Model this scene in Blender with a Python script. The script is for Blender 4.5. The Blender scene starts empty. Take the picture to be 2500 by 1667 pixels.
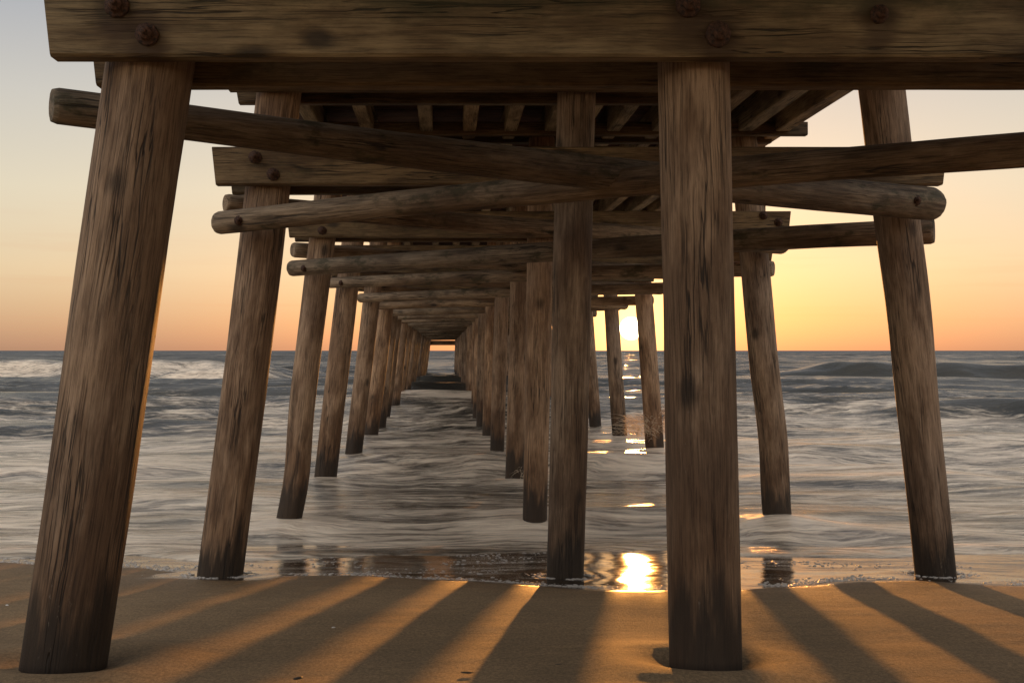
import bpy, math, random
import numpy as np
from mathutils import Vector, Matrix, Quaternion

R = math.radians
random.seed(7)
rng = np.random.default_rng(11)
scene = bpy.context.scene
col = scene.collection

# ------------------------------------------------------------------ camera
CAM_H = 2.11                       # metres above the still water
cam_d = bpy.data.cameras.new('camera')
cam = bpy.data.objects.new('camera', cam_d)
col.objects.link(cam)
cam.location = (0, 0, CAM_H)
cam.rotation_euler = (R(90), 0, 0)
cam_d.sensor_width = 36.0
cam_d.lens = 38.27
cam_d.shift_x = 0.0663
cam_d.shift_y = 0.0089
cam_d.clip_start = 0.05
cam_d.clip_end = 100000
scene.camera = cam

# ------------------------------------------------------------------ light and sky
BACK = 1.75                         # fill added to the unseen sky behind and overhead, in times the front sky
SUN_EL, SUN_AZ = 1.15, 9.75        # degrees; azimuth to the right of the pier's axis
sun_dir = Vector((math.sin(R(SUN_AZ)) * math.cos(R(SUN_EL)),
                  math.cos(R(SUN_AZ)) * math.cos(R(SUN_EL)), math.sin(R(SUN_EL))))
sl = bpy.data.lights.new('sun_lamp', 'SUN')
sl.energy = 3.3
sl.angle = R(0.5)
sl.color = (1.0, 0.40, 0.085)
slo = bpy.data.objects.new('sun_lamp', sl)
col.objects.link(slo)
slo.rotation_euler = sun_dir.to_track_quat('Z', 'Y').to_euler()

world = bpy.data.worlds.new('World')
scene.world = world
world.use_nodes = True


class NT:
    """small helper to write node trees"""
    def __init__(self, tree):
        self.t = tree
        tree.nodes.clear()

    def n(self, kind, props=None, **ins):
        nd = self.t.nodes.new(kind)
        for k, v in (props or {}).items():
            setattr(nd, k, v)
        for k, v in ins.items():
            key = int(k[1:]) if k[0] == '_' and k[1:].isdigit() else k.replace('_', ' ')
            self.set(nd, key, v)
        return nd

    def set(self, nd, key, v):
        s = nd.inputs[key]
        if hasattr(v, 'is_output') or isinstance(v, bpy.types.NodeSocket):
            self.t.links.new(v, s)
        elif isinstance(v, bpy.types.Node):
            self.t.links.new(v.outputs[0], s)
        else:
            if s.type == 'RGBA' and hasattr(v, '__len__') and len(v) == 3:
                v = (*v, 1)
            s.default_value = v

    def math(self, op, a, b=0.0, clamp=False):
        nd = self.t.nodes.new('ShaderNodeMath')
        nd.operation = op
        nd.use_clamp = clamp
        self.set(nd, 0, a)
        self.set(nd, 1, b)
        return nd.outputs[0]

    def vmath(self, op, a, b=(0, 0, 0)):
        nd = self.t.nodes.new('ShaderNodeVectorMath')
        nd.operation = op
        self.set(nd, 0, a)
        self.set(nd, 1, b)
        return nd

    def mix(self, f, a, b, mode='MIX'):
        nd = self.t.nodes.new('ShaderNodeMix')
        nd.data_type = 'RGBA'
        nd.blend_type = mode
        self.set(nd, 0, f)
        self.set(nd, 6, a)
        self.set(nd, 7, b)
        return nd.outputs[2]

    def mixf(self, f, a, b):
        nd = self.t.nodes.new('ShaderNodeMix')
        nd.data_type = 'FLOAT'
        self.set(nd, 0, f)
        self.set(nd, 2, a)
        self.set(nd, 3, b)
        return nd.outputs[0]

    def ramp(self, f, stops, interp='LINEAR'):
        nd = self.t.nodes.new('ShaderNodeValToRGB')
        nd.color_ramp.interpolation = interp
        el = nd.color_ramp.elements
        while len(el) < len(stops):
            el.new(0.5)
        for e, (p, c) in zip(el, stops):
            e.position = p
            e.color = (c, c, c, 1) if not hasattr(c, '__len__') else (*c, 1)
        self.set(nd, 0, f)
        return nd.outputs[0]

    def step(self, f, lo, hi, smooth=True):
        nd = self.t.nodes.new('ShaderNodeMapRange')
        nd.interpolation_type = 'SMOOTHSTEP' if smooth else 'LINEAR'
        nd.clamp = True
        self.set(nd, 0, f)
        self.set(nd, 1, lo)
        self.set(nd, 2, hi)
        return nd.outputs[0]

    def noise(self, vec, scale, detail=4, rough=0.55, dist=0.0, w=None):
        nd = self.t.nodes.new('ShaderNodeTexNoise')
        self.set(nd, 'Vector', vec)
        self.set(nd, 'Scale', scale)
        self.set(nd, 'Detail', detail)
        self.set(nd, 'Roughness', rough)
        self.set(nd, 'Distortion', dist)
        return nd.outputs[0]

    def scale(self, vec, s):
        return self.vmath('MULTIPLY', vec, s).outputs[0]


def sky():
    k = NT(world.node_tree)
    out = k.n('ShaderNodeOutputWorld')
    st = k.n('ShaderNodeTexSky', dict(sky_type='NISHITA', sun_disc=False, sun_elevation=R(SUN_EL),
                                      sun_rotation=R(SUN_AZ), altitude=0.0, air_density=1.0,
                                      dust_density=1.2, ozone_density=1.2))
    bg = k.n('ShaderNodeBackground', Color=st.outputs[0], Strength=0.05)
    geo = k.n('ShaderNodeNewGeometry')
    view = k.scale(geo.outputs['Incoming'], (-1, -1, -1))
    # light scattered many times over in the low air, which the Nishita model leaves out
    el = k.math('MULTIPLY', k.math('ARCSINE', k.n('ShaderNodeSeparateXYZ', Vector=view).outputs['Z']), 180 / math.pi)
    ms = k.ramp(k.math('DIVIDE', el, 90.0), [(0.0, (.29, .185, .125)), (.018, (.38, .27, .185)), (.045, (.49, .39, .27)),
                                             (.09, (.50, .445, .345)), (.14, (.41, .39, .355)), (.195, (.275, .285, .315)), (.27, (.27, .285, .31)), (.60, (.30, .30, .31)), (1.0, (.44, .41, .38))])
    back = k.step(k.vmath('DOT_PRODUCT', view, (-sun_dir.x, -sun_dir.y, .25)).outputs['Value'], -.05, .85)
    # faint streaks of thin cloud low over the sea
    sv = k.n('ShaderNodeSeparateXYZ', Vector=view)
    wisp = k.noise(k.n('ShaderNodeCombineXYZ', X=k.math('MULTIPLY', sv.outputs[0], 3.0), Y=k.math('MULTIPLY', sv.outputs[2], 55.0), Z=sv.outputs[1]).outputs[0], 1.6, 5, .6, .4)
    wf = k.math('MULTIPLY', k.step(wisp, .48, .72), k.step(el, 9.0, 2.0))
    ms = k.mix(k.math('MULTIPLY', wf, .22), ms, (.42, .22, .15))
    bm = k.n('ShaderNodeBackground', Color=ms, Strength=k.math('ADD', 1.0, k.math('MULTIPLY', back, BACK)))
    # the sun's own disc and the glow of the air right around it
    d = k.vmath('DOT_PRODUCT', view, tuple(sun_dir)).outputs['Value']
    ang = k.math('MULTIPLY', k.math('ARCCOSINE', k.math('MINIMUM', d, 1.0)), 180 / math.pi)
    disc = k.step(ang, 0.62, 0.48)
    glow = k.math('POWER', 2.718, k.math('MULTIPLY', ang, -0.55))
    g2 = k.math('POWER', 2.718, k.math('MULTIPLY', ang, -0.11))
    bd = k.n('ShaderNodeBackground', Color=(1, .82, .5), Strength=k.math('MULTIPLY', disc, 25.0))
    b1 = k.n('ShaderNodeBackground', Color=(1, .72, .26), Strength=k.math('MULTIPLY', glow, 1.5))
    b2 = k.n('ShaderNodeBackground', Color=(1, .66, .38), Strength=k.math('MULTIPLY', g2, 0.10))
    a1 = k.n('ShaderNodeAddShader', _0=bg.outputs[0], _1=bd.outputs[0])
    a2 = k.n('ShaderNodeAddShader', _0=a1.outputs[0], _1=b1.outputs[0])
    a3 = k.n('ShaderNodeAddShader', _0=a2.outputs[0], _1=b2.outputs[0])
    a4 = k.n('ShaderNodeAddShader', _0=a3.outputs[0], _1=bm.outputs[0])
    k.set(out, 'Surface', a4.outputs[0])


sky()
scene.view_settings.view_transform = 'Standard'
scene.view_settings.look = 'None'
scene.view_settings.gamma = 1.0
scene.view_settings.exposure = 0.35
scene.cycles.use_denoising = True
scene.cycles.max_bounces = 8
scene.cycles.diffuse_bounces = 4
scene.cycles.glossy_bounces = 4
scene.cycles.caustics_reflective = False
scene.cycles.caustics_refractive = False
scene.cycles.sample_clamp_indirect = 4.0


# ------------------------------------------------------------------ noise and mesh helpers
def perlin(x, y, seed=0):
    xi = np.floor(x).astype(np.int64)
    yi = np.floor(y).astype(np.int64)
    xf, yf = x - xi, y - yi

    def g(ix, iy, dx, dy):
        h = (ix * 374761393 + iy * 668265263 + seed * 974711) & 0x7fffffff
        h = ((h ^ (h >> 13)) * 1274126177) & 0x7fffffff
        a = (h ^ (h >> 16)) % 4096 * (2 * np.pi / 4096)
        return np.cos(a) * dx + np.sin(a) * dy
    u = xf * xf * xf * (xf * (xf * 6 - 15) + 10)
    v = yf * yf * yf * (yf * (yf * 6 - 15) + 10)
    a = g(xi, yi, xf, yf) * (1 - u) + g(xi + 1, yi, xf - 1, yf) * u
    b = g(xi, yi + 1, xf, yf - 1) * (1 - u) + g(xi + 1, yi + 1, xf - 1, yf - 1) * u
    return (a * (1 - v) + b * v) * 1.5


def fbm(x, y, seed=0, octv=4, gain=0.5):
    s, a, f = 0, 1.0, 1.0
    for i in range(octv):
        s = s + a * perlin(x * f + 13.7 * i, y * f + 7.1 * i, seed + i)
        a *= gain
        f *= 2.03
    return s


def sstep(a, b, x):
    t = np.clip((x - a) / (b - a), 0, 1)
    return t * t * (3 - 2 * t)


def mesh_from(name, v, f, smooth=True):
    me = bpy.data.meshes.new(name)
    me.from_pydata([tuple(p) for p in v], [], [tuple(q) for q in f])
    if smooth:
        me.shade_smooth()
    me.update()
    return me


def grid_mesh(name, X, Y, Z, attrs=None):
    ny, nx = X.shape
    me = bpy.data.meshes.new(name)
    me.vertices.add(nx * ny)
    me.vertices.foreach_set('co', np.stack([X, Y, Z], -1).astype(np.float32).ravel())
    i = np.arange(nx * ny, dtype=np.int32).reshape(ny, nx)
    q = np.stack([i[:-1, :-1], i[:-1, 1:], i[1:, 1:], i[1:, :-1]], -1).reshape(-1, 4)
    nf = len(q)
    me.loops.add(nf * 4)
    me.loops.foreach_set('vertex_index', q.ravel())
    me.polygons.add(nf)
    me.polygons.foreach_set('loop_start', np.arange(0, nf * 4, 4, dtype=np.int32))
    me.polygons.foreach_set('loop_total', np.full(nf, 4, dtype=np.int32))
    me.update(calc_edges=True)
    me.shade_smooth()
    for nme, arr in (attrs or {}).items():
        at = me.attributes.new(nme, 'FLOAT', 'POINT')
        at.data.foreach_set('value', arr.astype(np.float32).ravel())
    return me


WM = {}                             # world matrices of what has been placed


def link(name, me, mat, M, parent=None, **tags):
    o = bpy.data.objects.new(name, me)
    col.objects.link(o)
    if me is not None and mat is not None and len(me.materials) == 0:
        me.materials.append(mat)
    WM[o.name] = M
    if parent is not None:
        o.parent = parent
        o.matrix_basis = WM[parent.name].inverted() @ M
    else:
        o.matrix_basis = M
    for k2, v2 in tags.items():
        o[k2] = v2
    return o


def axis_matrix(p0, p1, up=None):
    """local Z runs from p0 to p1"""
    z = (p1 - p0).normalized()
    up = Vector((0, -1, 0)) if up is None else up
    x = up.cross(z)
    if x.length < 1e-4:
        x = Vector((1, 0, 0))
    x.normalize()
    y = z.cross(x)
    M = Matrix((x, y, z)).transposed().to_4x4()
    M.translation = p0
    return M


# ------------------------------------------------------------------ materials
def new_mat(name):
    m = bpy.data.materials.new(name)
    m.use_nodes = True
    return m, NT(m.node_tree)


def wood(name, light, dark, moss=0.0, wet=False, crack=1.0, streak=1.0, bump=1.0, gloss=.75, rust=(), mossy_above=None):
    m, k = new_mat(name)
    out = k.n('ShaderNodeOutputMaterial')
    tc = k.n('ShaderNodeTexCoord')
    oi = k.n('ShaderNodeObjectInfo')
    off = k.math('MULTIPLY', oi.outputs['Random'], 57.0)
    offv = k.n('ShaderNodeCombineXYZ', X=off, Y=k.math('MULTIPLY', off, 1.7), Z=k.math('MULTIPLY', off, 2.3)).outputs[0]
    P = k.vmath('ADD', tc.outputs['Object'], offv).outputs[0]
    warp = k.n('ShaderNodeTexNoise', Vector=P, Scale=2.2, Detail=2.0)
    Pw = k.vmath('ADD', P, k.scale(k.vmath('SUBTRACT', warp.outputs['Color'], (.5, .5, .5)).outputs[0], (.03, .03, .12))).outputs[0]
    fine = k.noise(k.scale(Pw, (1, 1, .030)), 120, 6, .78)
    mid = k.noise(k.scale(Pw, (1, 1, .07)), 40, 6, .68)
    big = k.noise(k.scale(P, (1, 1, .35)), 3.1, 4, .6)
    ck = k.noise(k.scale(Pw, (1, 1, .022)), 42, 2, .45, .2)
    crack_m = k.ramp(k.math('ABSOLUTE', k.math('SUBTRACT', ck, .5)), [(0, 1), (.014 * crack, .9), (.032 * crack, 0)])
    crack_sel = k.step(k.noise(k.scale(P, (1, 1, .18)), 5.5, 2), .46, .62)
    crack_m = k.math('MULTIPLY', crack_m, crack_sel)
    # knots
    vo = k.n('ShaderNodeTexVoronoi', dict(feature='F1'), Vector=k.scale(Pw, (1, 1, .55)), Scale=2.6, Randomness=1.0)
    kn = k.step(k.math('ADD', vo.outputs['Distance'], k.math('MULTIPLY', k.math('SUBTRACT', mid, .5), .12)), .17, .05)
    c = k.mix(k.step(mid, .3, .72), dark, light)
    c = k.mix(k.math('MULTIPLY', k.step(fine, .38, .68), .55 * streak), c, tuple(min(1, x * 1.35) for x in light))
    c = k.mix(k.math('MULTIPLY', k.step(fine, .50, .34), .6 * streak), c, tuple(x * .5 for x in dark))
    c = k.mix(1.0, c, k.ramp(k.math('FRACT', k.math('MULTIPLY', oi.outputs['Random'], 7.31)), [(0, (.74, .76, .78)), (.5, (1.0, .98, .96)), (1, (1.22, 1.14, 1.04))]), 'MULTIPLY')
    hue = k.mix(k.noise(P, 1.3, 2), (.86, .84, .84), (1.2, 1.06, .88))
    c = k.mix(1.0, c, hue, 'MULTIPLY')
    big2 = k.noise(k.scale(P, (1, 1, .22)), 8.0, 5, .65)
    c = k.mix(k.step(k.math('ADD', k.math('MULTIPLY', big, .6), k.math('MULTIPLY', big2, .4)), .58, .42), c, k.mix(1.0, c, (.52, .47, .43), 'MULTIPLY'))
    if moss:
        ms = k.step(k.math('ADD', k.math('MULTIPLY', k.noise(k.scale(P, (1, 1, .5)), 4.5, 5, .7), .8),
                           k.math('MULTIPLY', fine, .25)), .56, .66)
        c = k.mix(k.math('MULTIPLY', ms, moss), c, (.035, .034, .014))
    c = k.mix(k.math('MULTIPLY', crack_m, .85), c, (.012, .009, .007))
    c = k.mix(k.math('MULTIPLY', kn, .75), c, (.02, .014, .01))
    if rust or mossy_above is not None:
        wp = k.n('ShaderNodeNewGeometry').outputs['Position']
        wsep = k.n('ShaderNodeSeparateXYZ', Vector=wp)
        for (bx_, bz_) in rust:
            q = k.n('ShaderNodeCombineXYZ', X=k.math('SUBTRACT', wsep.outputs[0], bx_), Y=0.0,
                    Z=k.math('MULTIPLY', k.math('ADD', k.math('SUBTRACT', wsep.outputs[2], bz_), .03), .62)).outputs[0]
            dd = k.math('ADD', k.vmath('LENGTH', q).outputs['Value'], k.math('MULTIPLY', k.math('SUBTRACT', mid, .5), .09))
            c = k.mix(k.math('MULTIPLY', k.step(dd, .13, .045), .75), c, (.050, .026, .013))
        if mossy_above is not None:
            hz = k.math('ADD', wsep.outputs[2], k.math('MULTIPLY', k.math('SUBTRACT', k.noise(k.scale(P, (1, 1, .45)), 6.0, 5, .7), .5), .45))
            c = k.mix(k.math('MULTIPLY', k.step(hz, mossy_above - .06, mossy_above + .10), .7), c, (.038, .040, .016))
    rough = gloss
    if wet:
        # soaked and stained towards the waterline, worn ragged along the grain
        gz = k.n('ShaderNodeSeparateXYZ', Vector=k.n('ShaderNodeNewGeometry').outputs['Position']).outputs['Z']
        rag = k.math('MULTIPLY', k.math('SUBTRACT', k.noise(k.scale(P, (1, 1, .12)), 11, 4, .6), .5), 2.6)
        at = k.n('ShaderNodeAttribute', dict(attribute_name='foot', attribute_type='OBJECT')).outputs['Fac']
        h = k.math('SUBTRACT', k.math('SUBTRACT', gz, at), rag)
        w1 = k.step(h, 1.5, .35)
        w2 = k.step(k.math('ADD', h, k.math('MULTIPLY', rag, .62)), .46, .20)
        c = k.mix(k.math('MULTIPLY', w1, .72), c, k.mix(1.0, c, (.40, .31, .23), 'MULTIPLY'))
        c = k.mix(k.math('MULTIPLY', w2, .86), c, (.016, .010, .006))
        # pale salt and barnacle abrasion
        ab = k.step(k.noise(k.scale(Pw, (1, 1, .3)), 60, 5, .8), .60, .72)
        abm = k.math('MULTIPLY', ab, k.step(k.noise(k.scale(P, (1, 1, .2)), 7, 3), .52, .66))
        c = k.mix(k.math('MULTIPLY', k.math('MULTIPLY', abm, k.step(h, 2.0, .7)), .55), c, (.30, .25, .20))
        rough = k.mixf(w2, gloss, .6)
    hgt = k.math('ADD', k.math('MULTIPLY', fine, .55), k.math('MULTIPLY', mid, .9))
    hgt = k.math('SUBTRACT', hgt, k.math('MULTIPLY', crack_m, 1.6))
    hgt = k.math('SUBTRACT', hgt, k.math('MULTIPLY', kn, .6))
    bp = k.n('ShaderNodeBump', Strength=.75, Distance=.008 * bump, Height=hgt)
    b = k.n('ShaderNodeBsdfPrincipled', Base_Color=c, Roughness=rough, Normal=bp.outputs[0])
    b.inputs['Specular IOR Level'].default_value = .35
    k.set(out, 'Surface', b.outputs[0])
    return m


M_PILE = wood('pile_wood', (.420, .310, .222), (.190, .130, .088), wet=True)
M_GIRT = wood('girt_wood', (.215, .160, .092), (.100, .072, .040), moss=.5, crack=.8)
U = 0.0016                          # survey unit in metres
FRONT_BOLTS = [(-881, 927, .052), (-800, 850, .050), (657, 930, .054), (738, 851, .055), (1172, 905, .040)]
M_FRONT = wood('front_beam_wood', (.350, .270, .155), (.210, .158, .090), moss=.3, crack=.7,
               rust=[(b[0] * U, b[1] * U + CAM_H) for b in FRONT_BOLTS], mossy_above=920 * U + CAM_H)
M_LOG = wood('log_wood', (.370, .290, .205), (.145, .108, .074), moss=.75, crack=1.1)
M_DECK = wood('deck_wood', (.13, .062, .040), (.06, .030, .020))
M_JOIST = wood('joist_wood', (.42, .34, .22), (.24, .19, .12), moss=.15)


def rust_mat():
    m, k = new_mat('rusty_iron')
    out = k.n('ShaderNodeOutputMaterial')
    tc = k.n('ShaderNodeTexCoord')
    n = k.noise(tc.outputs['Object'], 55, 5, .7)
    c = k.mix(k.step(n, .35, .68), (.022, .014, .011), (.13, .060, .034))
    bp = k.n('ShaderNodeBump', Strength=.8, Distance=.006, Height=n)
    b = k.n('ShaderNodeBsdfPrincipled', Base_Color=c, Roughness=.8, Metallic=.25, Normal=bp.outputs[0])
    k.set(out, 'Surface', b.outputs[0])
    return m


M_RUST = rust_mat()


def stain_mat():
    m, k = new_mat('rust_stain')
    return m


def sand_mat():
    m, k = new_mat('sand')
    out = k.n('ShaderNodeOutputMaterial')
    geo = k.n('ShaderNodeNewGeometry')
    P = geo.outputs['Position']
    film = k.n('ShaderNodeAttribute', dict(attribute_name='film')).outputs['Fac']     # metres inside the swash edge
    edge = k.math('ADD', film, k.math('MULTIPLY', k.math('SUBTRACT', k.noise(P, 3.2, 5, .6), .5), .10))
    wid = k.math('MULTIPLY', k.step(k.noise(P, .9, 2), .42, .60), .16)
    wet = k.step(edge, k.math('SUBTRACT', -.02, wid), .03)
    damp = k.step(edge, -1.2, .0)
    g1 = k.noise(P, 210, 3, .8)
    g2 = k.noise(P, 520, 2, .7)
    streak = k.noise(k.scale(P, (.5, 2.0, 1)), 7.0, 5, .6)
    lump = k.noise(P, 1.4, 4, .6)
    c = k.mix(k.step(g1, .32, .68), (.240, .160, .088), (.355, .242, .138))
    c = k.mix(k.math('MULTIPLY', k.step(g2, .62, .78), .55), c, (.46, .34, .21))
    c = k.mix(k.math('MULTIPLY', k.step(g2, .40, .25), .45), c, (.07, .046, .028))
    c = k.mix(1.0, c, k.mix(k.step(streak, .3, .7), (.91, .91, .91), (1.05, 1.04, 1.03)), 'MULTIPLY')
    c = k.mix(1.0, c, k.mix(k.step(lump, .3, .7), (.86, .87, .88), (1.06, 1.05, 1.03)), 'MULTIPLY')
    g3 = k.noise(k.scale(P, (1, .55, 1)), 62, 5, .75)
    c = k.mix(1.0, c, k.mix(k.step(g3, .32, .68), (.70, .70, .70), (1.24, 1.23, 1.20)), 'MULTIPLY')
    pit = k.step(k.noise(k.scale(P, (1, 2.6, 1)), 9.0, 3, .65), .705, .76)
    c = k.mix(k.math('MULTIPLY', pit, .55), c, (.06, .042, .028))
    c = k.mix(damp, c, k.mix(1.0, c, (.66, .62, .58), 'MULTIPLY'))
    c = k.mix(wet, c, (.040, .026, .016))
    rough = k.mixf(damp, .82, .55)
    rough = k.mixf(wet, rough, .06)
    spec = k.mixf(wet, .28, .5)
    h = k.math('ADD', k.math('MULTIPLY', g1, .004), k.math('MULTIPLY', streak, .006))
    h = k.math('ADD', h, k.math('MULTIPLY', lump, .025))
    h = k.math('SUBTRACT', h, k.math('MULTIPLY', pit, .006))
    h = k.math('ADD', h, k.math('MULTIPLY', g3, .009))
    hw = k.math('MULTIPLY', k.noise(k.scale(P, (.45, 1.3, 1)), 11, 4, .65), .0034)
    hh = k.mixf(wet, h, hw)
    bp = k.n('ShaderNodeBump', Strength=1.0, Distance=1.0, Height=hh)
    b = k.n('ShaderNodeBsdfPrincipled', Base_Color=c, Roughness=rough, Normal=bp.outputs[0], IOR=1.33)
    k.set(b, 'Specular IOR Level', spec)
    k.set(out, 'Surface', b.outputs[0])
    return m


M_SAND = sand_mat()


def water_mat():
    m, k = new_mat('sea_water')
    out = k.n('ShaderNodeOutputMaterial')
    geo = k.n('ShaderNodeNewGeometry')
    P = geo.outputs['Position']
    foam = k.n('ShaderNodeAttribute', dict(attribute_name='foam')).outputs['Fac']
    far = k.n('ShaderNodeAttribute', dict(attribute_name='far')).outputs['Fac']
    nearw = k.n('ShaderNodeAttribute', dict(attribute_name='near')).outputs['Fac']
    wn = k.n('ShaderNodeTexNoise', Vector=P, Scale=.55, Detail=4.0)
    wc = k.vmath('SUBTRACT', wn.outputs['Color'], (.5, .5, .5)).outputs[0]
    Pw = k.vmath('ADD', P, k.scale(wc, (1.5, 1.0, 0))).outputs[0]
    s1 = k.noise(k.scale(Pw, (.42, 1.5, 1)), 1.2, 6, .62)
    s2 = k.noise(k.scale(Pw, (.30, 2.2, 1)), 4.2, 6, .65)
    s4 = k.noise(k.scale(Pw, (.20, 1.9, 1)), 11.0, 5, .7)
    s3 = k.noise(k.scale(Pw, (.20, 1.3, 1)), .33, 5, .6)
    mixn = k.math('ADD', k.math('ADD', k.math('MULTIPLY', s1, .40), k.math('MULTIPLY', s2, .36)), k.math('MULTIPLY', s4, .24))
    fm = k.math('ADD', foam, k.math('MULTIPLY', k.math('SUBTRACT', mixn, .5), 4.6))
    fm = k.step(fm, .10, 1.15)
    c = k.mix(k.step(s3, .35, .65), (.030, .029, .025), (.062, .055, .043))
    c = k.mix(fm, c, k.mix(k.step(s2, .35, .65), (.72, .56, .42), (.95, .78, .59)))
    rough = k.mixf(fm, .19, .36)
    rough = k.mixf(far, rough, .20)
    h = k.math('ADD', k.math('MULTIPLY', s1, .15), k.math('MULTIPLY', s2, .042))
    h = k.math('ADD', h, k.math('MULTIPLY', s4, k.math('ADD', .006, k.math('MULTIPLY', nearw, .008))))
    bp = k.n('ShaderNodeBump', Strength=1.0, Distance=1.0, Height=h)
    # chop on the open sea: wave faces lean towards the beach, in patches of every size
    f1 = k.n('ShaderNodeTexNoise', Vector=k.scale(P, (.30, 1.0, 1)), Scale=.030, Detail=10.0, Roughness=.78)
    tilt = k.vmath('SUBTRACT', f1.outputs['Color'], (.5, .30, .5)).outputs[0]
    tilt = k.vmath('MULTIPLY', tilt, k.n('ShaderNodeCombineXYZ', X=k.math('MULTIPLY', far, .5), Y=k.math('MULTIPLY', far, -1.5), Z=0.0).outputs[0]).outputs[0]
    nrm = k.vmath('NORMALIZE', k.vmath('ADD', bp.outputs[0], tilt).outputs[0]).outputs[0]
    b = k.n('ShaderNodeBsdfPrincipled', Base_Color=c, Roughness=rough, Normal=nrm, IOR=1.33)
    k.set(out, 'Surface', b.outputs[0])
    return m


M_WATER = water_mat()


def simple(name, colr, rough=.6, trans=0.0, bumpscale=None):
    m, k = new_mat(name)
    out = k.n('ShaderNodeOutputMaterial')
    tc = k.n('ShaderNodeTexCoord')
    n = k.noise(tc.outputs['Object'], bumpscale or 80, 3)
    c = k.mix(n, tuple(x * .75 for x in colr), tuple(min(1, x * 1.2) for x in colr))
    b = k.n('ShaderNodeBsdfPrincipled', Base_Color=c, Roughness=rough)
    if trans:
        tr = k.n('ShaderNodeBsdfTranslucent', Color=colr)
        mx = k.n('ShaderNodeMixShader', _0=trans, _1=b.outputs[0], _2=tr.outputs[0])
        k.set(out, 'Surface', mx.outputs[0])
    else:
        k.set(out, 'Surface', b.outputs[0])
    return m


M_FOAM = simple('foam', (.42, .37, .32), .3)
M_SPRAY = simple('spray_drops', (.88, .80, .68), .3, trans=.85)
M_SHELL = simple('shell', (.70, .66, .60), .4)
M_WEED = simple('seaweed', (.030, .022, .014), .6)
M_ROPE = simple('old_rope', (.045, .035, .028), .8)

# ------------------------------------------------------------------ beach and sea
def W(x, y, h):
    """x, h in survey units off the camera's axis, y in bays of 4 m"""
    return Vector((x * U, 4 * y, h * U + CAM_H))


PY = np.array([-60, -20, -5, 0, 2, 4, 5, 8, 8.32, 11.08, 12.8, 20, 40, 400.])
PZ = np.array([-250, -330, -480, -600, -700, -827, -895, -1100, -1121, -1275, -1370, -1700, -2200, -3600.]) * U + CAM_H


def sand_z(x, y):
    z = (np.interp(y - .25, PY, PZ) + np.interp(y, PY, PZ) + np.interp(y + .25, PY, PZ)) / 3
    # unseen dunes added behind the camera to bounce warm sunlight onto the piles
    fill_dune = 3.6 * sstep(-13, -34, y) * (1 + .22 * perlin(x * .045, y * .03, 5)) - 2.0 * sstep(-34, -60, y)
    return z + fill_dune


FILM = np.array([(-40, 11.0), (-6, 10.3), (-4.09, 10.03), (-2.78, 9.67), (-2.05, 9.0), (-1.6, 8.7), (-1.14, 8.94),
                 (-.42, 8.76), (.45, 8.56), (.74, 8.37), (1.29, 8.06), (1.63, 7.97), (2.17, 7.97), (2.55, 8.29),
                 (3.41, 8.7), (3.86, 8.53), (4.4, 8.26), (6, 8.6), (40, 9.0)])
FOAM = np.array([(-40, 10.6), (-4.26, 10.43), (-3.07, 10.64), (-1.86, 10.11), (-1.64, 10.23), (-.5, 10.43), (1.01, 10.95),
                 (1.65, 10.86), (2.29, 11.23), (2.86, 10.52), (4.09, 10.43), (5.84, 10.95), (40, 10.8)])


def curve_at(T, x):
    s = 0
    for d in (-.2, -.1, 0, .1, .2):
        s = s + np.interp(x + d, T[:, 0], T[:, 1])
    return s / 5


PILE_FEET = [(-1.74, 5.0, .18), (1.198, 5.0, .135), (-1.854, 9.0, .17), (.997, 9.0, .14), (4.07, 9.0, .145)]

xs = np.concatenate([-np.geomspace(400, 8.3, 40), np.linspace(-8, 10, 640), np.geomspace(10.3, 400, 40)])
ys = np.concatenate([np.linspace(-60, 1.5, 60), np.linspace(1.7, 3.6, 30), np.linspace(3.63, 13, 420), np.geomspace(13.2, 400, 40)])
X, Y = np.meshgrid(xs, ys)
Z = sand_z(X, Y)
near = sstep(14, 11, Y)
Z = Z + near * (fbm(X * .35, Y * .35, 3, 3) * .018 + fbm(X * .9, Y * 2.2, 5, 3) * .006)
for (px, py, pr) in PILE_FEET:
    d = np.hypot(X - px, (Y - py) * 1.0)
    Z = Z - (.030 if py < 8 else .006) * np.exp(-((d - pr) / .10) ** 2) * (d > pr * .5) + (.022 if py < 8 else .006) * np.exp(-((d - pr - .27) / .16) ** 2)
film = Y - curve_at(FILM, X) - .05 * fbm(X * 2.5, Y * .2, 9, 3)
for (px, py, pr) in PILE_FEET[2:]:
    film = np.maximum(film, (pr + .22) - np.hypot((X - px) * .72, Y - py))
me = grid_mesh('sand', X, Y, Z, {'film': film})
link('sand', me, M_SAND, Matrix.Identity(4), kind='structure')

# water: rows get wider with distance, columns fan out
NC = 820
yy = np.concatenate([np.linspace(9.9, 14, 120, endpoint=False), np.geomspace(14, 140, 620, endpoint=False),
                     np.geomspace(140, 900, 130, endpoint=False), np.geomspace(900, 40000, 40)])
ss = np.linspace(-.85, 1.0, NC)
S, Yw = np.meshgrid(ss, yy)
Xw = S * (Yw + 2.0)


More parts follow.
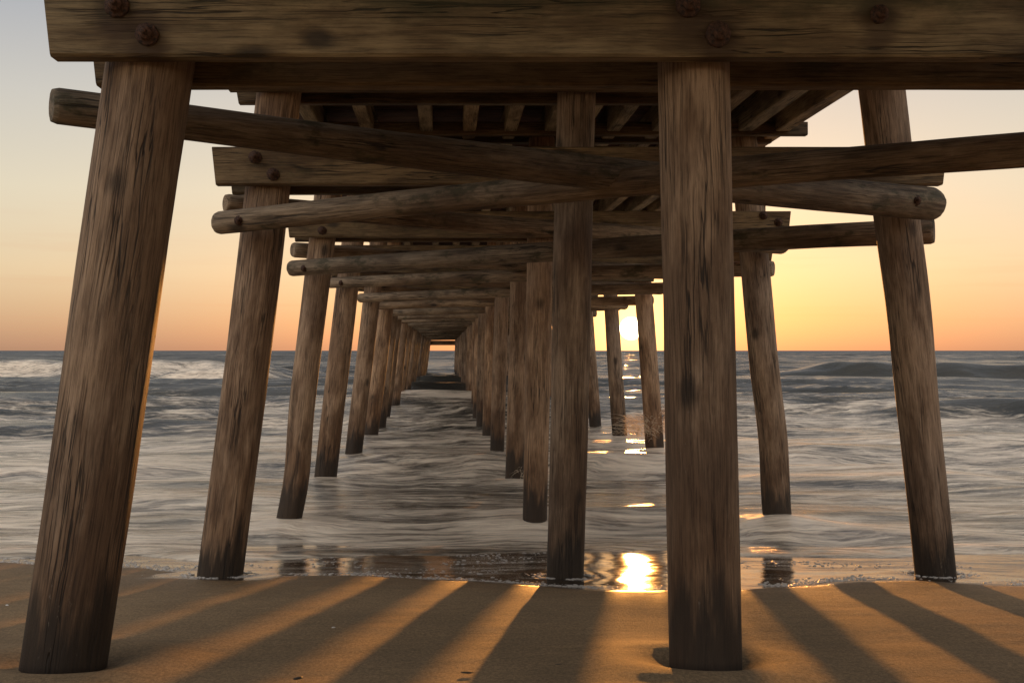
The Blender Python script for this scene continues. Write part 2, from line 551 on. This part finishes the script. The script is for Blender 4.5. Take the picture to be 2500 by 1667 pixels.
def waves(x, y):
    """height of the sea and how much foam rides on it"""
    grow = sstep(11, 40, y)
    fade = 1 - .75 * sstep(150, 900, y)
    z = 0
    wx = x + 1.6 * perlin(x * .06, y * .11, 21) * 4
    wy = y + 2.2 * perlin(x * .045, y * .09, 22)
    z = z + .34 * grow * fade * perlin(wx * .030, wy * .115, 31) * 1.3
    n2 = perlin(wx * .075, wy * .31, 32)
    z = z + (.07 + .22 * grow) * fade * (1 - 2.4 * np.abs(n2))
    z = z + (.035 + .06 * grow) * fade * perlin(wx * .22, wy * .75, 33)
    z = z + .026 * fade * perlin(x * .55 + .6 * n2, wy * 1.9, 34) * sstep(160, 60, y)
    z = z + .006 * perlin(x * 1.3 + n2, wy * 4.3, 35) * sstep(70, 25, y)
    foam = .56 + .05 * sstep(13, 18, y) - .80 * sstep(24, 62, y)
    foam = foam + .22 * fbm(x * .10, y * .28, 41, 3) * sstep(300, 100, y)

    def ridge(x0, x1, yc, amp, wf, wb, foamy, soft=3.0, slant=0.0, seed=50, fo=0.0):
        nonlocal z, foam
        c = yc + slant * (x - (x0 + x1) / 2) + .9 * wf * perlin(x * .22, y * 0 + seed, seed)
        env = sstep(x0 - soft, x0 + soft, x) * (1 - sstep(x1 - soft, x1 + soft, x))
        env = env * (1 + .22 * perlin(x * .3, y * 0 + .5, seed + 1))
        d = y - c
        p = np.where(d > 0, np.exp(-(d / wb) ** 2), np.exp(-(d / wf) ** 2))
        z = z * (1 - .6 * env * p) + amp * env * p
        ff = np.exp(-((d + fo) / (wf * 1.1)) ** 2) * env
        foam = foam + foamy * ff

    ridge(-48, -13, 88, 1.15, 2.4, 9, 1.0, 3, seed=51, fo=1.9)       # the breaker out on the left
    ridge(-20, -11, 74, .9, 1.5, 4, 1.1, 1.5, seed=53, fo=1.0)
    ridge(23, 75, 72, 1.15, 1.6, 7, -.8, 4, seed=55)                # the dark swell on the right
    ridge(40, 50, 71, .25, 1.4, 3, 1.3, 3, seed=56, fo=1.5)
    ridge(13.5, 30, 33, .62, .9, 3.5, -.8, 1.5, seed=57)
    ridge(8, 12.5, 37, .30, .9, 3, .15, 1.5, seed=58)
    ridge(7, 11.5, 44, .40, .9, 3, -.5, 1.5, seed=59)
    ridge(1.7, 4.9, 19.6, .24, .7, 1.5, .15, .5, seed=60, fo=.4)    # surge at the third pile on the right
    ridge(4.3, 8.5, 17.0, .18, .6, 2.0, .1, .8, slant=-.12, seed=61)
    ridge(-2.4, 2.0, 41, .40, 1.0, 2.2, .75, .8, seed=62, fo=.8)     # whitewater between the piles
    ridge(-2.3, 1.6, 52, .55, 1.1, 3.0, -.2, .8, seed=63)
    ridge(-1.6, 1.2, 19.5, .20, .6, 1.6, .12, .8, seed=64)
    ridge(1.3, 3.2, 13.4, .11, .35, .8, .12, .4, seed=65)
    ridge(3.6, 6.5, 12.2, .10, .3, .7, .2, .5, slant=-.15, seed=66)
    ridge(-14, -5, 27, .32, .8, 2.6, -.3, 1.2, seed=67)
    ridge(-26, -12, 43, .42, 1.0, 3.4, -.4, 2.0, seed=68)
    ridge(-9, -4.5, 19, .17, .6, 1.8, .1, 1.0, seed=69)
    ridge(-4.6, -2.4, 14.5, .10, .4, 1.0, .15, .6, seed=70)
    return z, foam


zw, fw = waves(Xw, Yw)
fe = curve_at(FOAM, Xw) + .10 * fbm(Xw * 1.1, Yw * .1, 77, 4)
s = Yw - fe
shore = sand_z(Xw, Yw) + .05 * (1 - np.exp(-np.clip(s, 0, None) / .25)) + .022 * sstep(0, .5, s) * fbm(Xw * .8, Yw * 2.4, 78, 3)
shore = np.where(s < 0, sand_z(Xw, Yw) + s * .35 - .004, shore)
t = sstep(.2, 2.2, s)
Zw = shore * (1 - t) + (zw + .02) * t
# little mounds of water pushed up against the piles
for (px, py, hgt) in [(-1.89, 13, .05), (1.08, 13, .06), (3.97, 13, .10), (-1.87, 17, .07), (1.08, 17, .06), (3.98, 17, .06), (4.05, 21, .04)]:
    d2 = ((Xw - px) / .55) ** 2 + ((Yw - py + .1) / .45) ** 2
    Zw = Zw + hgt * np.exp(-d2)
    fw = fw + .55 * np.exp(-d2 * .8)
fw = fw + .10 * sstep(.5, 0, s)
me = grid_mesh('sea', Xw, Yw, Zw, {'foam': fw, 'far': sstep(40, 220, Yw), 'near': sstep(30, 12, Yw)})
link('sea', me, M_WATER, Matrix.Identity(4), kind='structure')

# ------------------------------------------------------------------ the pier
PIER_AT = Vector((.7 * 1.0, 9.0, 0.0))
pier = bpy.data.objects.new('fishing_pier', None)
col.objects.link(pier)
pier.location = PIER_AT
WM[pier.name] = Matrix.Translation(PIER_AT)
pier['label'] = 'weathered wooden pier on leaning round piles running out to sea over the beach'
pier['category'] = 'pier'


def round_timber(name, p0, p1, r0, r1, mat, bow=(0, 0), rings=36, seg=26, rough=.02, seed=0, chamf=.012,
                 bend=None, label=None, foot=None):
    """a round log from p0 to p1, grain along its local Z, slightly crooked and out of round"""
    L = (p1 - p0).length
    M = axis_matrix(p0, p1)
    tt = np.concatenate([[0, chamf / L], np.linspace(.02, .98, rings), [1 - chamf / L, 1]])
    th = np.linspace(0, 2 * np.pi, seg, endpoint=False)
    T, TH = np.meshgrid(tt, th, indexing='ij')
    rad = r0 + (r1 - r0) * T
    cx, sy = np.cos(TH), np.sin(TH)
    nz = fbm(cx * 1.3 + seed * 3.1, T * L * .55 + sy * 1.3 + seed, 90 + seed, 3)
    n2 = fbm(cx * 4 + seed, T * L * .5 + sy * 4, 120 + seed, 2)
    rad = rad * (1 + rough * 1.6 * nz + rough * .6 * n2)
    rad[0] *= .90
    rad[-1] *= .90
    bx = bow[0] * np.sin(np.pi * T) + .25 * rough * perlin(T * 3.1 + seed, T * 0 + .3, seed)
    by = bow[1] * np.sin(np.pi * T)
    if bend:
        for (tc_, amp, wd) in bend:
            bx = bx + amp * np.exp(-((T - tc_) / wd) ** 2)
    V = np.stack([bx + rad * cx, by + rad * sy, T * L], -1).reshape(-1, 3)
    n = len(tt)
    f = [(i * seg + j, i * seg + (j + 1) % seg, (i + 1) * seg + (j + 1) % seg, (i + 1) * seg + j)
         for i in range(n - 1) for j in range(seg)]
    f.append(tuple(range(seg - 1, -1, -1)))
    f.append(tuple(range((n - 1) * seg, n * seg)))
    me = mesh_from(name, V, f)
    me.polygons[-1].use_smooth = False
    me.polygons[-2].use_smooth = False
    o = link(name, me, mat, M, pier)
    if label:
        o['label'] = label
    if foot is not None:
        o['foot'] = float(foot)
    return o


def squared_timber(name, p0, p1, wid, hgt, mat, parent=None, seed=0, ends=(0, 0), steps=40, wear=.003, cut=.012, label=None,
                   base_cut=(0.0, 0.0)):
    """sawn plank from p0 to p1 (centre line): wid across (world Y), hgt vertical; worn, slightly rounded edges"""
    L = (p1 - p0).length
    z = (p1 - p0).normalized()
    if abs(z.y) > .8:
        M = axis_matrix(p0, p1, Vector((0, 0, 1)))         # local x ~ horizontal, y ~ vertical
    else:
        x = Vector((0, 1, 0))
        M = Matrix((x, z.cross(x), z)).transposed().to_4x4()
        M.translation = p0
    w, h = wid / 2, hgt / 2
    prof = [(-w + cut, -h), (w - cut, -h), (w, -h + cut), (w, h - cut), (w - cut, h), (-w + cut, h), (-w, h - cut), (-w, -h + cut)]
    tt = np.linspace(0, 1, steps + 1)
    V, F = [], []
    vert_sign = -1 if (M.to_3x3() @ Vector((0, 1, 0))).z < 0 else 1
    for i, t_ in enumerate(tt):
        for j, (a, b) in enumerate(prof):
            q = perlin(np.array([t_ * L * 2.1 + j * 9.3]), np.array([seed * 3.7]), seed)[0] * wear
            zz = t_ * L
            if b * vert_sign < 0:                           # sniped lower corner at the ends
                if i == 0:
                    zz += base_cut[0]
                if i == steps:
                    zz -= base_cut[1]
            V.append((a + q, b + q * .8, zz))
    n = len(prof)
    for i in range(steps):
        for j in range(n):
            F.append((i * n + j, i * n + (j + 1) % n, (i + 1) * n + (j + 1) % n, (i + 1) * n + j))
    F.append(tuple(range(n - 1, -1, -1)))
    F.append(tuple(range(steps * n, steps * n + n)))
    me = mesh_from(name, V, F, smooth=False)
    o = link(name, me, mat, M, pier if parent is None else parent)
    if label:
        o['label'] = label
    return o


def bolt(parent, pos, r=.056, seed=0, label=None):
    """rusted washer, nut and bolt end on a timber's face that looks towards the beach (-Y)"""
    V, F = [], []
    seg = 24
    prof = [(r, .0), (r * 1.0, .010), (r * .92, .016), (r * .62, .018), (r * .60, .040), (r * .52, .047), (r * .26, .048), (r * .24, .066), (r * .12, .070)]
    for i, (rr, hh) in enumerate(prof):
        for j in range(seg):
            a = 2 * math.pi * j / seg
            q = rr
            if 3 <= i <= 5:
                q = rr * (1 / max(.5, math.cos((a % (math.pi / 3)) - math.pi / 6))) * .93
            q *= 1 + .07 * math.sin(3 * a + seed) * math.sin(5 * a + seed * 2)
            V.append((q * math.cos(a), -hh, q * math.sin(a)))
    for i in range(len(prof) - 1):
        for j in range(seg):
            F.append((i * seg + j, (i + 1) * seg + j, (i + 1) * seg + (j + 1) % seg, i * seg + (j + 1) % seg))
    F.append(tuple(range((len(prof) - 1) * seg, len(prof) * seg))[::-1])
    me = mesh_from('bolt', V, F)
    me.shade_smooth()
    o = link('bolt', me, M_RUST, Matrix.Translation(pos), parent)
    if label:
        o['label'] = label
    return o


N_BENTS = 24
# per bent: (foot x, foot h, top x, top h, radius foot, radius top) in survey units, for the left, middle and right row
SPEC = {
    1: dict(L=(-1090, -887, -844, 825, 120, 122), M=(749, -906, 712, 825, 101, 101), R=(2560, -900, 2330, 825, 101, 101)),
    2: dict(L=(-1159, -1168, -882, 1090, 117, 113), M=(626, -1168, 680, 1090, 94, 100), R=(2542, -1168, 2290, 1090, 99, 114)),
    3: dict(L=(-1186, -1316, -905, 900, 91, 102), M=(676, -1310, 715, 760, 90, 97), R=(2480, -1225, 2308, 700, 106, 103)),
    4: dict(L=(-1169, -1318, -945, 590, 110, 110), M=(680, -1338, 727, 570, 90, 84), R=(2490, -1320, 2340, 620, 104, 98)),
    5: dict(L=(-1102, -1328, -880, 585, 105, 102), M=(640, -1328, 698, 600, 84, 88), R=(2545, -1320, 2404, 656, 112, 104)),
    6: dict(L=(-1075, -1375, -835, 600, 108, 97), M=(640, -1375, 690, 600, 95, 95), R=(2533, -1320, 2410, 544, 112, 98)),
}
ROW_WORDS = dict(L='left', M='middle', R='right')
piles = {}
for n in range(1, N_BENTS + 1):
    yb = n + .25
    for row in 'LMR':
        if n in SPEC:
            fx, fh, tx, th_, r0, r1 = SPEC[n][row]
        else:
            j = random.uniform(-45, 45)
            fx, tx = dict(L=(-1085, -850), M=(650, 690), R=(2555, 2400))[row]
            fx, tx = fx + j, tx + j * .6 + random.uniform(-20, 20)
            fh, th_, r0, r1 = -1330, 620, random.uniform(92, 108), random.uniform(86, 98)
        slope = (tx - fx) / (th_ - fh)
        low = -260 if n <= 2 else -700
        h0, h1 = fh + low, 1590
        p0 = W(fx + slope * low, yb, h0)
        p1 = W(fx + slope * (h1 - fh), yb, h1)
        bend = None
        if (n, row) == (3, 'L'):
            bend = [(.30, -.05, .10)]
        if (n, row) == (3, 'R'):
            bend = [(.36, -.03, .10)]
        if (n, row) == (2, 'R'):
            bend = [(.55, -.02, .12)]
        lab = {(1, 'L'): 'thick grey pile leaning in the left foreground, foot in the sand',
               (1, 'M'): 'upright brown pile standing in the sand in the right foreground',
               (2, 'L'): 'leaning pile whose foot touches the edge of the swash, second from the left',
               (2, 'M'): 'upright pile at the edge of the wet sand just left of the sun',
               (2, 'R'): 'outermost leaning pile on the right, foot in the wet sand'}.get((n, row))
        near_b = n <= 3
        o = round_timber('pile', p0, p1, r0 * U, r1 * U, M_PILE, bow=(random.uniform(-.012, .012), 0),
                         rings=60 if near_b else 24, seg=40 if near_b else 20, rough=.020, seed=n * 3 + 'LMR'.index(row),
                         bend=bend, label=lab, foot=(fh * U + CAM_H) if n <= 2 else .15)
        piles[(n, row)] = o

# girts: a pair of planks bolted either side of every row of piles
T = .11                              # plank thickness in metres
girts = {}
for n in range(1, N_BENTS + 1):
    yb = n + .25
    hb = {1: 793, 2: 829, 3: 828}.get(n, 826 + random.uniform(-6, 6))
    hh = 190
    if n == 1:
        xa, xb, xa2, xb2 = -1082, 2660, -1058, 2640
    elif n == 2:
        xa, xb, xa2, xb2 = -1162, 2515, -1137, 2480
    elif n == 3:
        xa, xb, xa2, xb2 = -1150, 2531, -1148, 2510
    else:
        xa, xb, xa2, xb2 = -1150 + random.uniform(-20, 20), 2540 + random.uniform(-30, 30), -1140, 2510
    pr = .045 if n > 1 else .049
    yf, yr = yb - pr - T / 8, yb + pr + T / 8
    lab = {1: 'broad greenish front beam across the top of the view with rusty bolts'}.get(n)
    girts[n] = squared_timber('girt', W(xa, yf, hb + hh / 2), W(xb, yf, hb + hh / 2), T, hh * U, M_FRONT if n == 1 else M_GIRT, seed=n,
                              base_cut=(.03, .03), label=lab, steps=60)
    girts[(n, 'r')] = squared_timber('girt', W(xa2, yr, hb + hh / 2 - 2), W(xb2, yr, hb + hh / 2 - 2), T, hh * U, M_GIRT, seed=n + 40,
                                     base_cut=(.03, .03), steps=60)


def girt_bolt(n, x, h, r=.056, seed=0):
    yf = n + .25 - (.045 if n > 1 else .049) - T / 4
    p = W(x, yf, h)
    bolt(girts[n], p, r, seed)


for i, (x, h, r) in enumerate(FRONT_BOLTS):
    girt_bolt(1, x, h, r, i)
for i, (x, h, r) in enumerate([(-945, 966, .052), (-855, 880, .052), (1420, 940, .05), (2250, 960, .052)]):
    girt_bolt(2, x, h, r, i + 7)
for i, (x, h, r) in enumerate([(-890, 875, .052), (2330, 985, .050), (2440, 935, .050)]):
    girt_bolt(3, x, h, r, i + 13)
for n in range(4, 9):
    for i, (x, h) in enumerate([(-930, 960), (700, 930), (2340, 940)]):
        girt_bolt(n, x, h, .05, n + i)

# upper pair at the second and third bent, from the left row to past the middle row
for n in (2, 3):
    yb = n + .25
    for kx, (yo, xa, xb) in enumerate([(-.058, -1111, 1330), (.058, -1116, 1330)]):
        squared_timber('upper_girt', W(xa, yb + yo, 1303 + 95), W(xb, yb + yo, 1303 + 95), .10, 190 * U, M_GIRT, seed=200 + n + kx,
                       base_cut=(.05, .02), steps=40)
# short scrap of plank under the third girt on the right
squared_timber('plank_offcut', W(2130, 3.36, 735), W(2530, 3.36, 735), .09, 95 * U, M_GIRT, seed=301, steps=10, base_cut=(.02, .02))
squared_timber('upright_board', W(2440, 3.345, 740), W(2440, 3.345, 1560), .13, .06, M_JOIST, seed=302, steps=20)

squared_timber('end_beam', W(-870, N_BENTS + .33, 300 + 130), W(740, N_BENTS + .33, 300 + 130), .15, 260 * U, M_GIRT, seed=390, steps=6)

# caps carrying the deck
for n in range(1, N_BENTS + 1):
    yb = n + .25
    for yo in (-.058, .058):
        xr = 2655 if yo < 0 else 2480
        squared_timber('cap', W(-1120, yb + yo, 1573 + 48), W(xr, yb + yo, 1573 + 48), .115, 97 * U, M_GIRT, seed=400 + n, steps=24)

# stringers along the pier and the deck boards on them
Y0, Y1 = -.9, N_BENTS + .6
for i, x in enumerate([-930, -560, -130, 184, 484, 780, 1000, 1235, 1560, 1880, 2200, 2470]):
    wd = .15 if i < 10 else .17
    squared_timber('stringer', W(x, Y0, 1600 + 92), W(x + 5, Y1, 1600 + 92), wd, 185 * U, M_JOIST, seed=500 + i, steps=60, wear=.004)
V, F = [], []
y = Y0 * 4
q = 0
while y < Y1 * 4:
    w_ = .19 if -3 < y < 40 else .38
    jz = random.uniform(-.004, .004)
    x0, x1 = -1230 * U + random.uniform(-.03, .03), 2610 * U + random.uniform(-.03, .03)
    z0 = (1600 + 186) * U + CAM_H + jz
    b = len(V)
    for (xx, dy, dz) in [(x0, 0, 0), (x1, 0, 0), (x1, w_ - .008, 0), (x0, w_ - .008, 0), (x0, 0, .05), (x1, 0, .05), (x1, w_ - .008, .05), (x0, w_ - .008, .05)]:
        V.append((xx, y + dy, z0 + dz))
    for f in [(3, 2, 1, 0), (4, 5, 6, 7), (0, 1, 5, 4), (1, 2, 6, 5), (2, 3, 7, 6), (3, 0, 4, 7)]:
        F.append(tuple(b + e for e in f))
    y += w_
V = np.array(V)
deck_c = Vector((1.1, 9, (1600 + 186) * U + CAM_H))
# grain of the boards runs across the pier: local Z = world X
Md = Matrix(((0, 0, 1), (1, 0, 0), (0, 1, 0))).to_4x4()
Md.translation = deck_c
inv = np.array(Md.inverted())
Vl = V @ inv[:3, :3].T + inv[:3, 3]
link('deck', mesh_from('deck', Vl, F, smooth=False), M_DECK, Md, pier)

# crossed log braces lying between neighbouring bents
LOGS = [
    # (x, bay, h, r) -> (x, bay, h, r), bow
    ((-1213, 1.345, 756, 54), (2432, 2.165, 727, 82), (0, -.035), 'heavy mossy log brace sloping down to the right under the front beam'),
    ((-1124, 2.165, 636, 58), (2650, 1.345, 683, 60), (0, .03), 'long pale log brace with a rounded end at the left, rising to the right'),
    ((-1180, 2.345, 793, 50), (2470, 3.165, 770, 66), (0, -.02), None),
    ((-1115, 3.165, 593, 57), (2640, 2.345, 646, 68), (0, .02), None),
    ((-1165, 3.345, 776, 58), (2540, 4.165, 730, 70), (0, -.02), None),
    ((-1100, 4.165, 646, 52), (2530, 3.345, 629, 62), (0, .02), None),
    ((-1150, 4.345, 770, 55), (2575, 5.165, 724, 66), (0, -.02), None),
    ((-1005, 5.165, 620, 55), (2560, 4.345, 630, 60), (0, .02), None),
]
for n in range(5, N_BENTS):
    j = random.uniform(-15, 15)
    LOGS.append(((-1130, n + .345, 770 + j, 55), (2575, n + 1.165, (625 if n == 5 else 725) + j, 62), (0, -.02), None))
    LOGS.append(((-1080 + j, n + 1.165, 622 + j, 55), (2560, n + .345, 630 - j, 60), (0, .02), None))
log_objs = []
for i, (a, b, bow, lab) in enumerate(LOGS):
    big = i < 4
    p0, p1 = W(a[0], a[1], a[2]), W(b[0], b[1], b[2])
    lo = round_timber('log_brace', p0, p1, a[3] * U, b[3] * U, M_LOG, bow=(bow[1], 0), rings=56 if big else 24, seg=32 if big else 18,
                 rough=.034, seed=40 + i, chamf=.03, label=lab)
    log_objs.append((lo, p0, p1, a[3] * U, b[3] * U))

for li, f_, br in [(0, .955, .045), (1, .035, .042), (3, .03, .040), (2, .96, .04), (5, .035, .04)]:
    lo, p0, p1, r0, r1 = log_objs[li]
    q = p0.lerp(p1, f_)
    bolt(lo, q + Vector((0, -(r0 + (r1 - r0) * f_) * .97, -.012)), br, li + 30)

# ------------------------------------------------------------------ small things
def blob(name, pos, sx, sy, sz, mat, seed, rotz=0.0, label='', cat='', group=None):
    V, F = [], []
    nu, nv = 12, 7
    for i in range(nv + 1):
        ph = math.pi * i / nv
        for j in range(nu):
            a = 2 * math.pi * j / nu
            rr = 1 + .25 * math.sin(2 * a + seed) * math.sin(ph) + .12 * math.sin(5 * a + seed * 3)
            V.append((sx * rr * math.sin(ph) * math.cos(a), sy * rr * math.sin(ph) * math.sin(a), sz * math.cos(ph) + sz * .3))
    for i in range(nv):
        for j in range(nu):
            F.append((i * nu + j, (i + 1) * nu + j, (i + 1) * nu + (j + 1) % nu, i * nu + (j + 1) % nu))
    o = link(name, mesh_from(name, V, F), mat, Matrix.Translation(pos) @ Matrix.Rotation(rotz, 4, 'Z'), None, label=label, category=cat)
    if group:
        o['group'] = group
    return o


def on_sand(x, y, dz=0.0):
    return Vector((x, y, float(sand_z(np.array([x]), np.array([y]))[0]) + dz))


# shells and scraps of weed on the sand
for i, (x, y, r_, lab) in enumerate([(2.56, 4.62, .013, 'small white shell on the sand to the right of the upright foreground pile'),
                                     (-2.05, 5.05, .010, 'tiny white shell on the sand at the left edge beside the leaning pile'),
                                     (-2.85, 7.1, .012, 'white shell speck on the shaded sand at the far left'),
                                     (-.62, 6.1, .010, 'pale shell chip on the shaded sand left of the middle')]):
    blob('shell', on_sand(x, y, .002), r_, r_ * .7, r_ * .35, M_SHELL, i, i * 1.3, lab, 'shell', 'shells on the sand')
for i, (x, y, r_, lab) in enumerate([(.10, 4.75, .016, 'dark weed scrap on the sand near the bottom middle'),
                                     (.52, 4.95, .012, 'dark weed scrap on the shaded sand left of the upright foreground pile'),
                                     (-.62, 4.62, .018, 'long dark weed scrap at the bottom edge between the two foreground piles'),
                                     (2.95, 4.95, .016, 'dark weed scrap on the sunlit sand right of the upright foreground pile'),
                                     (3.4, 6.2, .014, 'dark weed scrap on the sand in front of the outermost right pile')]):
    blob('weed_scrap', on_sand(x, y, .001), r_ * 1.6, r_ * .6, r_ * .25, M_WEED, i + 9, i * .4, lab, 'seaweed', 'weed scraps on the sand')

# foam bubbles left riding on the swash film
V, F = [], []
cnt = 0
tries = 0
RINGS = [(-1.854, 9.0, .20), (.997, 9.0, .165), (4.07, 9.0, .175)]
while cnt < 4300 and tries < 60000:
    tries += 1
    x = random.uniform(-4.6, 4.6)
    ring = random.choice(RINGS) if random.random() < .16 else None
    ye, yf = float(curve_at(FILM, np.array([x]))[0]), float(curve_at(FOAM, np.array([x]))[0])
    on_edge = random.random() < .42
    y = ye + abs(random.gauss(0, .13)) + .02 if on_edge else random.uniform(ye + .05, yf + .1)
    dens = .5 + 1.1 * float(fbm(np.array([x * 1.1]), np.array([y * 1.6]), 61, 3)[0])
    if not on_edge:
        dens -= .35
        if x > 1.15 and x < 2.6:
            dens -= .55
    if ring:
        a_ = random.uniform(0, 6.283)
        rr_ = ring[2] + abs(random.gauss(0, .09)) * (1.5 if math.sin(a_) < 0 else 1)
        x, y = ring[0] + rr_ * math.cos(a_) * 1.1, ring[1] + rr_ * math.sin(a_)
        if math.sin(3 * a_ + ring[0] * 5) + math.sin(5 * a_ + ring[0]) < random.uniform(-1.2, 1.0):
            continue
    elif random.random() > dens:
        continue
    cnt += 1
    r_ = random.choice([.004, .005, .006, .008, .011]) * random.uniform(.8, 1.2)
    z = float(sand_z(np.array([x]), np.array([y]))[0]) + float(fbm(np.array([x * .35]), np.array([y * .35]), 3, 3)[0]) * .018 + float(fbm(np.array([x * .9]), np.array([y * 2.2]), 5, 3)[0]) * .006
    b0 = len(V)
    el_ = random.uniform(1.0, 1.9)
    for (rr, hh) in ((1.0, -.15), (.85, .35), (.5, .62)):
        for j in range(8):
            a = math.pi * 2 * j / 8
            V.append((x + r_ * rr * el_ * math.cos(a), y + r_ * rr * math.sin(a), z + r_ * hh * .8))
    for i in range(2):
        for j in range(8):
            F.append((b0 + i * 8 + j, b0 + i * 8 + (j + 1) % 8, b0 + (i + 1) * 8 + (j + 1) % 8, b0 + (i + 1) * 8 + j))
    F.append(tuple(b0 + 16 + j for j in range(8)))
o = link('foam_bubbles', mesh_from('foam_bubbles', V, F), M_FOAM, Matrix.Identity(4), kind='stuff')
o['label'] = 'white foam bubbles scattered over the glossy wet sand'
o['category'] = 'foam'


def spray(name, c, count, spread, up, seed, label, lean=(0, 0)):
    """drops thrown up from a pile's foot: thin curved threads of water"""
    rd = random.Random(seed)
    V, F = [], []
    for i in range(count):
        x = c.x + rd.gauss(0, spread)
        y = c.y + rd.gauss(0, spread * .6)
        z = c.z + rd.uniform(-.05, up * .5)
        vx, vy, vz = rd.gauss(lean[0], .7), rd.gauss(lean[1], .4), rd.uniform(.6, 2.2) * math.sqrt(up)
        w0 = rd.uniform(.0012, .0036)
        t0, t1 = rd.uniform(0, .08), rd.uniform(.10, .26)
        b0 = len(V)
        for q_ in range(7):
            t_ = t0 + (t1 - t0) * q_ / 6
            px_, py_, pz_ = x + vx * t_, y + vy * t_, z + vz * t_ - 4.9 * t_ * t_
            w_ = w0 * math.sin(math.pi * (q_ + .4) / 6.8)
            for a in range(3):
                V.append((px_ + w_ * math.cos(a * 2.094), py_ + w_ * math.sin(a * 2.094), pz_ + w_ * math.sin(a * 2.094 + 1)))
        for q_ in range(6):
            for a in range(3):
                F.append((b0 + q_ * 3 + a, b0 + q_ * 3 + (a + 1) % 3, b0 + (q_ + 1) * 3 + (a + 1) % 3, b0 + (q_ + 1) * 3 + a))
    o = link(name, mesh_from(name, V, F), M_SPRAY, Matrix.Identity(4), kind='stuff')
    o['label'] = label
    o['category'] = 'spray'


spray('spray', Vector((3.72, 20.7, .48)), 520, .16, .62, 1, 'sunlit orange spray bursting up left of a pile under the sun', (-.5, 0))
spray('spray', Vector((4.36, 20.9, .5)), 620, .17, .85, 2, 'sunlit spray fanning out right of the pile under the sun', (.6, 0))
spray('spray', Vector((1.24, 16.5, .12)), 120, .07, .40, 3, 'small orange spray fan at the foot of a middle row pile', (.5, -.2))
spray('spray', Vector((2.95, 13.55, .10)), 60, .18, .06, 4, 'low line of sunlit spray along a wavelet crest', (0, 0))
spray('spray', Vector((3.75, 12.7, .10)), 60, .16, .07, 5, 'low sunlit spray at the foot of the third pile on the right', (-.2, 0))
